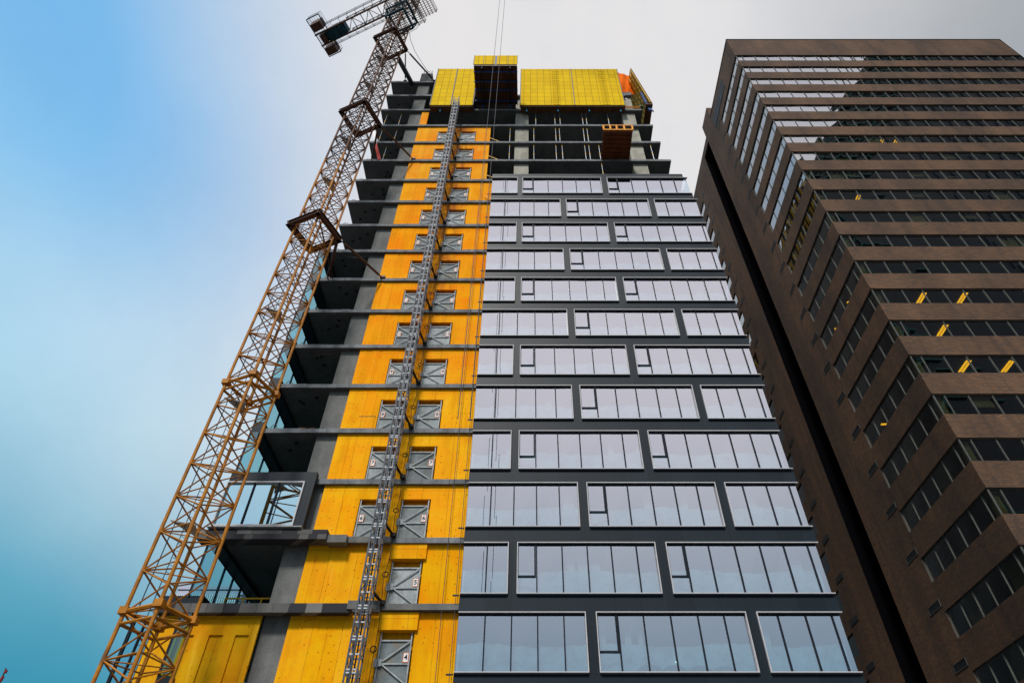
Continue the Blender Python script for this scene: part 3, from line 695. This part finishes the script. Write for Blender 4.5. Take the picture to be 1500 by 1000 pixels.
strut(cr_r(CZ[1]), (-9.3, 25.98, zs(17)+.03), .085); strut(cr_r(CZ[1])+Vector((-.1, .0, 0)), (-12.7, 26.1, zs(17)+.03), .09)
strut(cr_r(CZ[2]), (-9.15, 25.98, zs(22)+.03), .09, 'black'); strut(cr_r(CZ[2])+Vector((-.1, 0, 0)), (-12.0, 26.0, zs(22)+.03), .06, 'black')
part('tie_strut', MB().beam(v3(corner(1, 1.0), 63.0), Vector((-11.3, 26.4, zs(22)+.05))/CS, .38, .3), M['black'], cr)
# slewing ring, cab platform and upper works
ring = MB()
for z, k in ((71.6, 1.28), (73.4, 1.45)):
    for i in range(4): ring.beam(v3(corner(i, k), z), v3(corner((i+1) % 4, k), z), .16, .28)
for i in range(4):
    ring.tube(v3(corner(i, 1.28), 71.6), v3(corner(i, 1.45), 73.4), .06); ring.tube(v3(corner(i, 1.28), 71.6), v3(corner((i+1) % 4, 1.45), 73.4), .05)
part('slewing_frame', ring, M['teal'], cr)
dj = Vector((-.92, .39)); pj = Vector((.39, .92))       # counter-jib direction in plan and its cross direction
C0 = Vector((cx, cy)); ZJ = 80.0
def jp(s, t, z): p = C0+dj*s+pj*t; return Vector((p.x, p.y, z))
tr = MB()
for k in range(4):
    a = [jp(-.9, -.7, 73.5), jp(.9, -.7, 73.5), jp(.9, .7, 73.5), jp(-.9, .7, 73.5)][k]; tr.tube(a, a+Vector((0, 0, 6.5)), .1)
for zq in (75, 76.7, 78.4):
    c = [jp(-.9, -.7, zq), jp(.9, -.7, zq), jp(.9, .7, zq), jp(-.9, .7, zq)]
    for k in range(4): tr.tube(c[k], c[(k+1) % 4], .05); tr.tube(c[k], c[(k+1) % 4]+Vector((0, 0, 1.7)), .04)
part('turret', tr, M['craneb'], cr)
dk = MB()
for s0, s1, t0, t1, zq in ((-1.9, 1.3, -1.6, 1.6, 73.55), (-3.3, -1.4, -1.0, 1.4, 74.6)):
    for k in range(int((t1-t0)/.22)): dk.beam(jp(s0, t0+k*.22, zq), jp(s1, t0+k*.22, zq), .05)
    for k in range(6): s_ = s0+(s1-s0)*k/5; dk.beam(jp(s_, t0, zq-.04), jp(s_, t1, zq-.04), .07)
    for a, b in (((s0, t0), (s1, t0)), ((s1, t0), (s1, t1)), ((s1, t1), (s0, t1)), ((s0, t1), (s0, t0))):
        for q in (.5, 1.05): dk.tube(jp(*a, zq+q), jp(*b, zq+q), .025)
        dk.tube(jp(*a, zq), jp(*a, zq+1.05), .03)
part('access_platform', dk, M['craneb'], cr)
cbm = MB().hexa([jp(-3.0, -2.6, 83), jp(-1.5, -2.6, 83), jp(-1.5, -1.4, 83), jp(-3.0, -1.4, 83), jp(-3.0, -2.6, 85), jp(-1.6, -2.6, 85), jp(-1.6, -1.4, 85), jp(-3.0, -1.4, 85)])
part('operator_cab', cbm, M['teal'], cr)
L1 = 12.3; hw = .66
cj = MB()
for t in (-hw, hw): cj.beam(jp(0, t, ZJ), jp(L1+.35, t, ZJ), .16, .34)
part('counter_jib', cj, M['craneb'], cr)
cj = MB(); k = 0; s_ = .6
while s_ < 8.6:
    cj.tube(jp(s_, -hw, ZJ), jp(s_, hw, ZJ), .05); cj.tube(jp(s_, hw*(1 if k % 2 else -1), ZJ), jp(s_+1.15, hw*(-1 if k % 2 else 1), ZJ), .04)
    for t in (-hw, hw): cj.tube(jp(s_, t, ZJ), jp(s_+.57, t, ZJ+1.2), .035); cj.tube(jp(s_+.57, t, ZJ+1.2), jp(s_+1.15, t, ZJ), .035)
    s_ += 1.15; k += 1
for t in (-hw, hw): cj.tube(jp(.6, t, ZJ+1.2), jp(8.6, t, ZJ+1.2), .045)
part('jib_bracing', cj, M['teal'], cr)
wk = MB()
for t in (-hw-.55, hw+.55):
    wk.beam(jp(1, t, ZJ+.1), jp(L1-1.2, t, ZJ+.1), .05)
    for q in (.55, 1.05): wk.tube(jp(1, t, ZJ+q), jp(L1-1.2, t, ZJ+q), .022)
    for k in range(10): wk.tube(jp(1+k*1.15, t, ZJ+.1), jp(1+k*1.15, t, ZJ+1.05), .022); wk.beam(jp(1+k*1.15, t, ZJ+.1), jp(1+k*1.15, t*.55, ZJ+.1), .04)
part('walkway', wk, M['teal'], cr)
wn = MB()
for s0, s1, z0, z1 in ((8.8, 9.6, .1, 1.1), (9.7, 10.5, -.25, 1.2), (10.6, 11.4, .0, .9)):
    wn.hexa([jp(s0, -.6, ZJ+z0), jp(s1, -.6, ZJ+z0), jp(s1, .6, ZJ+z0), jp(s0, .6, ZJ+z0), jp(s0, -.6, ZJ+z1), jp(s1, -.6, ZJ+z1), jp(s1, .6, ZJ+z1), jp(s0, .6, ZJ+z1)])
wn.tube(jp(9.2, -.55, ZJ-.15), jp(9.2, .55, ZJ-.15), .32, 12)
part('winch', wn, M['teal'], cr)
cw = MB()
def blk(s0, s1, t0, t1, z0, z1, m): m.hexa([jp(s0, t0, z0), jp(s1, t0, z0), jp(s1, t1, z0), jp(s0, t1, z0), jp(s0, t0, z1), jp(s1, t0, z1), jp(s1, t1, z1), jp(s0, t1, z1)])
blk(11.1, 12.4, 1.0, 1.9, ZJ-.3, ZJ+1.0, cw); blk(11.1, 12.4, -1.9, -1.0, ZJ-.3, ZJ+1.0, cw); blk(11.4, 12.1, -.5, .5, ZJ-.4, ZJ+1.2, cw)
part('counterweight', cw, M['craneb'], cr)
ed = MB()
for s_ in (10.9, 12.6):
    ed.beam(jp(s_, -2.5, ZJ+.1), jp(s_, 2.1, ZJ+.1), .09)
    for q in (.55, 1.1): ed.tube(jp(s_, -2.5, ZJ+q), jp(s_, 2.1, ZJ+q), .022)
for t in (-2.5, 2.1):
    ed.beam(jp(10.9, t, ZJ+.1), jp(12.6, t, ZJ+.1), .09)
    for q in (.55, 1.1): ed.tube(jp(10.9, t, ZJ+q), jp(12.6, t, ZJ+q), .022)
for k in range(6): ed.beam(jp(10.95+k*.32, -2.4, ZJ+.08), jp(10.95+k*.32, 2.0, ZJ+.08), .03)
part('end_platform', ed, M['teal'], cr)
# working jib, runs over the building out of the top of the picture
bj = MB(); k = 0; s_ = 1.0
while s_ < 34:
    a, b, c = jp(-s_, -.6, ZJ), jp(-s_, .6, ZJ), jp(-s_, 0, ZJ+1.3); a2, b2, c2 = jp(-s_-1.5, -.6, ZJ), jp(-s_-1.5, .6, ZJ), jp(-s_-1.5, 0, ZJ+1.3)
    for p, q in ((a, a2), (b, b2), (c, c2)): bj.tube(p, q, .07, 6)
    for p, q in ((a, b), (a, c), (b, c), (a, b2), (c, a2), (c, b2)): bj.tube(p, q, .035, 5)
    s_ += 1.5
part('working_jib', bj, M['craneb'], cr)
cr.location = Vector(cr.location)*CS; cr.location.z = G
for c_ in cr.children:      # bake the scale into the meshes
    for v_ in c_.data.vertices: v_.co = (v_.co+ORG[cr.name])*CS-Vector(cr.location)
cp = [Vector(p) for p in (at(617, 33, 21.0), at(610, 42, 21.1), at(600, 48, 21.3), at(601, 58, 21.9), at(608, 76, 23.4), at(619, 94, 25.2), at(628, 106, 26.1))]
rope('crane_cable', cp, .022, 'slack pale cable drooping from the crane head to the roof corner of the tower')
# ------------------------------------------------------------------ brown brick office tower on the right
bt = thing('brick_office_tower', 'brown brick office tower with dark ribbon windows on the right', 'building', (28.96, 35.3, G))
BX, BY = 28.96, 35.3; A = (BX, BY); Bc = (69.1, 35.3); Cc = (107, 55.4); YE = 44.9
ZR = 98.0
def rowz(k): return 92.2-3.889*k
K = 24; WH = 1.85
def uvec(a, b): a = Vector(a); b = Vector(b); return (b-a)
# solid wall pieces
for k in range(-1, K):
    zt_ = (rowz(k)-WH) if k >= 0 else ZR; zb_ = rowz(k+1) if k+1 < K else G
    w = MB(); w.wall(A, Bc, zb_, zt_, .4); w.wall(Bc, Cc, zb_, zt_, .4)
    w.box(BX, BX+.4, BY+.4005, YE, zb_, zt_)
    # soldier course lip along the foot of the band
    w.wall(A, Bc, zb_+.0, zb_+.28, .03, -.03)
    part('brick_band', w, M['brick'], bt)
part('coping', MB().wall((BX-.06, BY-.06), (69.15, BY-.06), ZR, ZR+.14, .6).wall((69.2, BY-.06), (107, 55.35), ZR, ZR+.14, .6).box(BX-.06, BX+.5, BY+.55, 47.15, ZR, ZR+.14), M['dust'], bt)
part('side_wall', MB().box(BX, BX+.4, YE+.001, 50.5, G, ZR), M['brick'], bt)
part('side_wall', MB().box(BX, BX+.4, 53.44, 59.0, G, ZR), M['brick'], bt)
part('side_wall', MB().box(BX, BX+.4, 50.5, 53.44, 96.4, ZR), M['brick'], bt)
part('side_wall', MB().box(BX, BX+.4, 62.6, 92, G, ZR), M['brick'], bt)
part('penthouse_wall', MB().box(BX, BX+.4, 47.2, 50.67, ZR+.001, 101.3).box(BX+.401, 60, 47.2, 47.6, ZR+.001, 101.3).box(BX+.4, 60, 50.2, 50.67, ZR, 101.3), M['brick'], bt)
part('recess_shaft', MB().box(BX+.004, BX+2.6, 53.38, 53.437, G, 96.38).box(BX+2.6, BX+2.8, 50.3, 53.7, G, 97).box(BX+.41, BX+2.6, 50.3, 50.49, G, 97).box(BX+.41, BX+2.6, 53.45, 53.7, G, 97), M['slot'], bt)  # black boxes over the reveals paint in the deep shade of the slot
part('rear_wall', MB().box(BX, 107, 92.01, 92.4, G, ZR).box(107.01, 107.4, 55.5, 92, G, ZR), M['brick'], bt)
part('roof', MB().prism([(BX+.41, BY+.42), (69.0, BY+.42), (106.9, 55.9), (106.9, 91.9), (BX+.41, 91.9)], ZR-1.4, ZR-1.2), M['dust'], bt)
jm = MB()
for y in (YE+.0, 47.9, 49.3, 55.2, 57.0): jm.box(BX-.004, BX+.01, y, y+.035, G, ZR-.5)
part('expansion_joint', jm, M['dust'], bt)
fl = [(BX+.42, BY+.42), (68.9, BY+.42), (106.5, 56), (106.5, 57), (60, 50), (BX+.42, 50)]
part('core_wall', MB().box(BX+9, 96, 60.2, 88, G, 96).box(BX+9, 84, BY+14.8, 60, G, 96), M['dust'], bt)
for k in range(K):
    zt_, zb_ = rowz(k), rowz(k)-WH
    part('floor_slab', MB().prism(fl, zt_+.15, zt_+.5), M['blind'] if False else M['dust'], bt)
    # glazing strips
    def cuts(L): return [0]+[.92+1.726*q for q in range(30) if .92+1.726*q < L-.2]+[L]
    gs = [MB().strip((BX+.13, BY+.13), (69.0, BY+.13), cuts(69-BX-.13), zb_, zt_, .016), MB().strip((69.0, BY+.13), (106.9, 55.55), cuts(42.5), zb_, zt_, .016),
          MB().strip((BX+.13, YE), (BX+.13, BY+.13), cuts(YE-BY-.13), zb_, zt_, .012), MB().strip((BX+.13, 62.6), (BX+.13, 59.0), [0, 1.8, 3.6], zb_, zt_, .01)]
    fr = MB(); fh = MB(); fr.box(BX+.06, BX+.16, BY+.06, BY+.16, zb_, zt_)
    x = BX+.92
    while x < 69: fr.box(x-.03, x+.03, BY+.07, BY+.17, zb_, zt_); x += 1.726
    d = (Vector(Cc)-Vector(Bc)).normalized(); s_ = .9
    while s_ < 42: p = Vector(Bc)+d*s_+Vector((-d.y, d.x))*.1; fr.box(p.x-.035, p.x+.035, p.y-.035, p.y+.035, zb_, zt_); s_ += 1.726
    y = BY+.92
    while y < YE-.2: fr.box(BX+.07, BX+.17, y-.03, y+.03, zb_, zt_); y += 1.726
    fr.box(BX+.06, BX+.17, YE-.06, YE-.001, zb_, zt_)
    fh.box(BX+.17, 69.0, BY+.08, BY+.16, zb_+.001, zb_+.05).box(BX+.17, 69.0, BY+.08, BY+.16, zt_-.05, zt_-.001)
    fh.box(BX+.08, BX+.16, BY+.17, YE-.07, zb_+.001, zb_+.05).box(BX+.08, BX+.16, BY+.17, YE-.07, zt_-.05, zt_-.001)
    o = part('ribbon_window', fh, M['bronze'], bt); part('mullions', fr, M['bronze'], o)
    for g in gs: part('glazing', g, M['glassd'], o)
    # blinds / column casings near the corner and behind a few panes
    b = MB(); 
    if k > 6: b.box(BX+.35, BX+.8, BY+.35, BY+.40, zb_, zt_).box(BX+.35, BX+.40, BY+.41, BY+.9, zb_, zt_)
    for q in range(7):
        i = random.randrange(1, 22); x = BX+.92+1.726*i
        if k > 5 and random.random() < .8 and not (11 < k < 16 and x < 44): b.box(x+.06, x+1.66, BY+.35, BY+.38, zb_+random.choice([0, 0, .9, 1.1]), zt_)
    for q in range(2):
        i = random.randrange(0, 5); y = BY+.92+1.726*i
        if k > 7 and k not in (12, 15): b.box(BX+.35, BX+.38, y+.06, min(y+1.66, YE-.1), zb_+random.choice([0, .9]), zt_)
    if b.v: part('blind', b, M['blind'], o)
    # ventilation louvre at the end of the ribbon
    zl = zt_+.9
    lv = part('wall_louvre', MB().box(BX-.03, BX+.0, 44.98, 46.7, zl-.5, zl-.46).box(BX-.03, BX, 44.98, 46.7, zl-.03, zl).box(BX-.03, BX, 44.98, 45.03, zl-.459, zl-.031).box(BX-.03, BX, 46.65, 46.7, zl-.459, zl-.031), M['bronze'], bt)
    part('louvre_blades', MB().box(BX-.015, BX-.002, 45.03, 46.65, zl-.459, zl-.031), M['black'], lv)
    lv = part('wall_louvre', MB().box(BX-.03, BX-.002, 57.2, 58.8, zl-.5, zl), M['black'], bt)
    # far ribbon end
    w = MB(); nb = rowz(k+1) if k+1 < K else G; w.box(BX+.001, BX+.4, 59.001, 62.599, nb, zb_)
    if k == 0: w.box(BX+.001, BX+.4, 59.001, 62.599, zt_, ZR)
    part('brick_band', w, M['brick'], bt)
lv = part('plant_louvre', MB().box(BX-.05, BX-.002, 40.35, 46.85, 94.0, 96.4), M['black'], bt)
pb = MB()
for y in (42.4, 44.5): pb.box(BX-.08, BX-.051, y, y+.06, 94.0, 96.4)
part('louvre_post', pb, M['bronze'], lv)
# lit ceiling lamps seen through the glass
def lamp(u, v, k, wid=.16, ln=1.25, twin=True):
    zc = rowz(k)+.1; Y = zc/tan_v(v); X = 1.4142*(u-CX)/(v+438.5)*Y
    m = MB()
    for dx in ((-.13, .13) if twin else (0,)): m.box(X+dx-wid/2, X+dx+wid/2, Y-ln/2, Y+ln/2, zc-.06, zc)
    part('ceiling_lamp', m, M['lamp'], bt)
for u, v, k in ((1349, 437, 13), (1409, 437, 13), (1380, 484, 14), (1413, 536, 15), (1476, 536, 15), (1257, 289, 9), (1291, 207.5, 6), (1312, 207.5, 6)):
    lamp(u, v, k, .16 if k > 10 else .12, 1.3 if k > 10 else .5)
for u, v, k in ((1290, 529, 12), (1268, 568, 12), (1350, 735, 15)):
    zc = rowz(k)+.1; X = BX+1.0; s = (u-CX)/(v+438.5)*1.4142; Y = X/s; 
    part('ceiling_lamp', MB().box(X-.2, X+.25, Y-.1, Y+.1, rowz(k)-.5, rowz(k)-.44), M['lamp'], bt)
# ------------------------------------------------------------------ dark tower across the street behind the viewer (mirrors in the brick tower's windows)
dt = thing('dark_glass_tower', 'very dark glass tower with a sloping edge, seen only mirrored in the brick tower windows', 'building', (120, -30, G))
def DX(z): return 68+max(0, z-40)*.27 if z < 170 else 103+(z-170)*.36
zz = [G, 60, 100, 130, 150, 166, 185, 205, 236, 262]; Y0 = -20
for z0, z1 in zip(zz, zz[1:]):
    ex = lambda z: 66+z*.04 if z <= 150 else (72+(z-150)*.5 if z <= 166 else 80+(z-166)*.61)
    x0, x1 = ex(z0), ex(z1)
    part('tower_storeys', MB().hexa([(x0, Y0-45, z0), (220, Y0-45, z0), (220, Y0, z0), (x0, Y0, z0), (x1, Y0-45, z1), (220, Y0-45, z1), (220, Y0, z1), (x1, Y0, z1)]), M['bstone'], dt)
    br_ = MB(); n_ = max(1, int((z1-z0)/8))
    for i in range(n_):
        a, b = z0+(z1-z0)*i/n_, z0+(z1-z0)*(i+1)/n_; xa, xb = x0+(x1-x0)*i/n_, x0+(x1-x0)*(i+1)/n_
        for q in range(6 if z0 > 140 else 2): br_.beam((xa+q*3, Y0+.3, a), (xb+q*3+4, Y0+.3, b), .35); br_.beam((xa+q*3+4, Y0+.3, a), (xb+q*3, Y0+.3, b), .35)
        br_.beam((xa, Y0+.3, a), (xa+18, Y0+.3, a), .4)
    part('diagonal_bracing', br_, M['bteal'], dt)
wl = MB()
for i in range(30):
    x = 108+i*3.6; wl.box(x, x+.25, Y0+.01, Y0+.3, G, 255)
part('facade_fins', wl, simple('grey facade fin', (.07, .08, .1), .5), dt)
rb = thing('mirror_block', 'unseen dark slab block with a yellow top, added behind the unfinished tower only for its mirror image', 'building', (1, 80, G))  # added block, never in view: darkens and yellows the brick tower's window reflections
part('block_body', MB().box(-9, 11.3, 49, 118, G, 88), M['bstone'], rb)
part('yellow_top', MB().box(-9, 11.3, 49, 118, 88.001, 98), M['ylw'], rb)
rbm = MB()
for k in range(46): rbm.box(11.35, 11.6, 49+k*1.5, 49.35+k*1.5, 88, 97.2)
part('dark_ribs', rbm, M['black'], rb)
# ------------------------------------------------------------------ far pale office block glimpsed behind the crane, bottom left
fb = thing('distant_office_block', 'pale far office block with white fins glimpsed behind the crane at the lower left', 'building', (-56, 110, G))
fa = MB().box(-61.5, -50, 110, 125, G, tan_v(858)*110); part('facade', fa, M['pale'], fb)
ff = MB()
for k in range(30): ff.box(-61.5+k*.38, -61.3+k*.38, 109.5, 109.98, tan_v(893)*110, tan_v(872)*110)
part('fins', ff, M['ribs'], fb)
lf = MB()
for k in range(8): z = tan_v(858)*110-.6-k*1.0; lf.box(-61.6, -49.9, 109.9, 109.98, z-.12, z)
part('louvres', lf, M['black'], fb)
# ------------------------------------------------------------------ small street tree, only a berried twig tip reaches into the picture
tr_ = thing('street_tree', 'dark berried twig of a small street tree at the lower left corner', 'tree', (-6.4, 5.6, G))
tip = at(9, 978, 6.0); mid = at(3, 992, 6.0); base = Vector((-6.4, 5.6, 0.9))
part('trunk', MB().tube((-6.4, 5.6, G), (-6.38, 5.6, -.2), .07, 8, .05).tube((-6.38, 5.6, -.2), base, .05, 8, .03), M['bark'], tr_)
tw_ = MB().path([base, Vector((-5.9, 5.8, 1.25)), Vector((-5.3, 5.95, 1.55)), at(-6, 1003, 6), mid, tip], .006)
for k in range(14):
    a = random.uniform(2.4, 4.2); tw_.path([base+Vector((0, 0, -.3+.05*k)), base+Vector((math.cos(a)*.5, math.sin(a)*.5, .3+.03*k)), base+Vector((math.cos(a)*.9, math.sin(a)*.9, .6+.03*k))], .008)
part('branches', tw_, M['bark'], tr_)
be = MB()
for p in (at(8.5, 983, 6), at(3.5, 992, 6), at(1, 996, 6)): be.tube(p-Vector((0, 0, .012)), p+Vector((0, 0, .012)), .012, 8)
part('berries', be, M['berry'], tr_)
# ------------------------------------------------------------------ world and sun
SUN = Vector((-.25, -1, 1.12)).normalized()
W = bpy.data.worlds.new('World'); sc.world = W; W.use_nodes = True; T = W.node_tree; T.nodes.clear()
class WN(N):
    def __init__(s): s.t = T
w = WN(); out = T.nodes.new('ShaderNodeOutputWorld'); bg = T.nodes.new('ShaderNodeBackground')
d = w.n('ShaderNodeTexCoord').outputs['Generated']; sp = w.n('ShaderNodeSeparateXYZ', ins={0: d}); X_, Y_, Z_ = sp.outputs
nz = w.noise(d, 1.7, 5, .6); nf = w.noise(d, 4.5, 5, .65); wob = w.math('MULTIPLY', w.math('SUBTRACT', nz, .5), .13)
xx = w.math('ADD', X_, wob)
blue = w.mix(w.ramp(Z_, .2, .64), (.035, .29, .43), (.40, .71, .90))
blue = w.mix(w.ramp(Z_, .50, .80), blue, (.19, .48, .82))
whitec = w.mix(w.ramp(Z_, .2, .56), (.26, .50, .60), (.77, .76, .77))
ext = w.math('MULTIPLY', w.ramp(w.math('ABSOLUTE', w.math('SUBTRACT', Z_, .52)), .06, .3), w.ramp(xx, -.25, -.58))
front = w.mix(w.math('ADD', w.math('MULTIPLY', w.ramp(xx, -.1, -.74), .88), w.math('MULTIPLY', ext, .42), clamp=True), whitec, blue)
front = w.mix(w.ramp(xx, .2, .64), front, (.33, .36, .39))
front = w.mix(1.0, front, w.mix(w.ramp(nf, .3, .7), (.95, .96, .975), (1.03, 1.02, 1.01)), 'MULTIPLY')
back = w.mix(w.ramp(Z_, .12, .74), (.19, .37, .50), (1.06, 1.03, 1.10))
back = w.mix(1.0, back, w.mix(w.ramp(nz, .3, .7), (.88, .90, .93), (1.06, 1.04, 1.02)), 'MULTIPLY')
allc = w.mix(w.ramp(Y_, .12, -.1), front, back)
allc = w.mix(w.ramp(Z_, .02, -.1), allc, (.05, .05, .05))
sky = w.n('ShaderNodeTexSky', sky_type='NISHITA', sun_disc=False, sun_elevation=math.asin(SUN.z), sun_rotation=math.atan2(SUN.x, SUN.y), air_density=1.5, dust_density=3)
allc = w.mix(1.0, w.mix(1.0, allc, (10, 10, 10), 'MULTIPLY'), w.mix(1.0, sky.outputs[0], (.04, .04, .04), 'MULTIPLY'), 'ADD')
T.links.new(allc, bg.inputs[0]); bg.inputs[1].default_value = .1; T.links.new(bg.outputs[0], out.inputs[0])
sl = bpy.data.lights.new('sun', 'SUN'); sl.energy = 3.0; sl.angle = math.radians(8); sl.color = (1, .96, .9)
so = bpy.data.objects.new('sun', sl); COL.objects.link(so); so.rotation_euler = SUN.to_track_quat('Z', 'Y').to_euler(); so.location = (-60, -60, 90)
sc.view_settings.view_transform = 'Standard'; sc.view_settings.look = 'None'; sc.view_settings.exposure = 0; sc.view_settings.gamma = 1
sc.render.engine = 'CYCLES'; sc.cycles.max_bounces = 8; sc.cycles.transparent_max_bounces = 12; sc.cycles.use_denoising = True
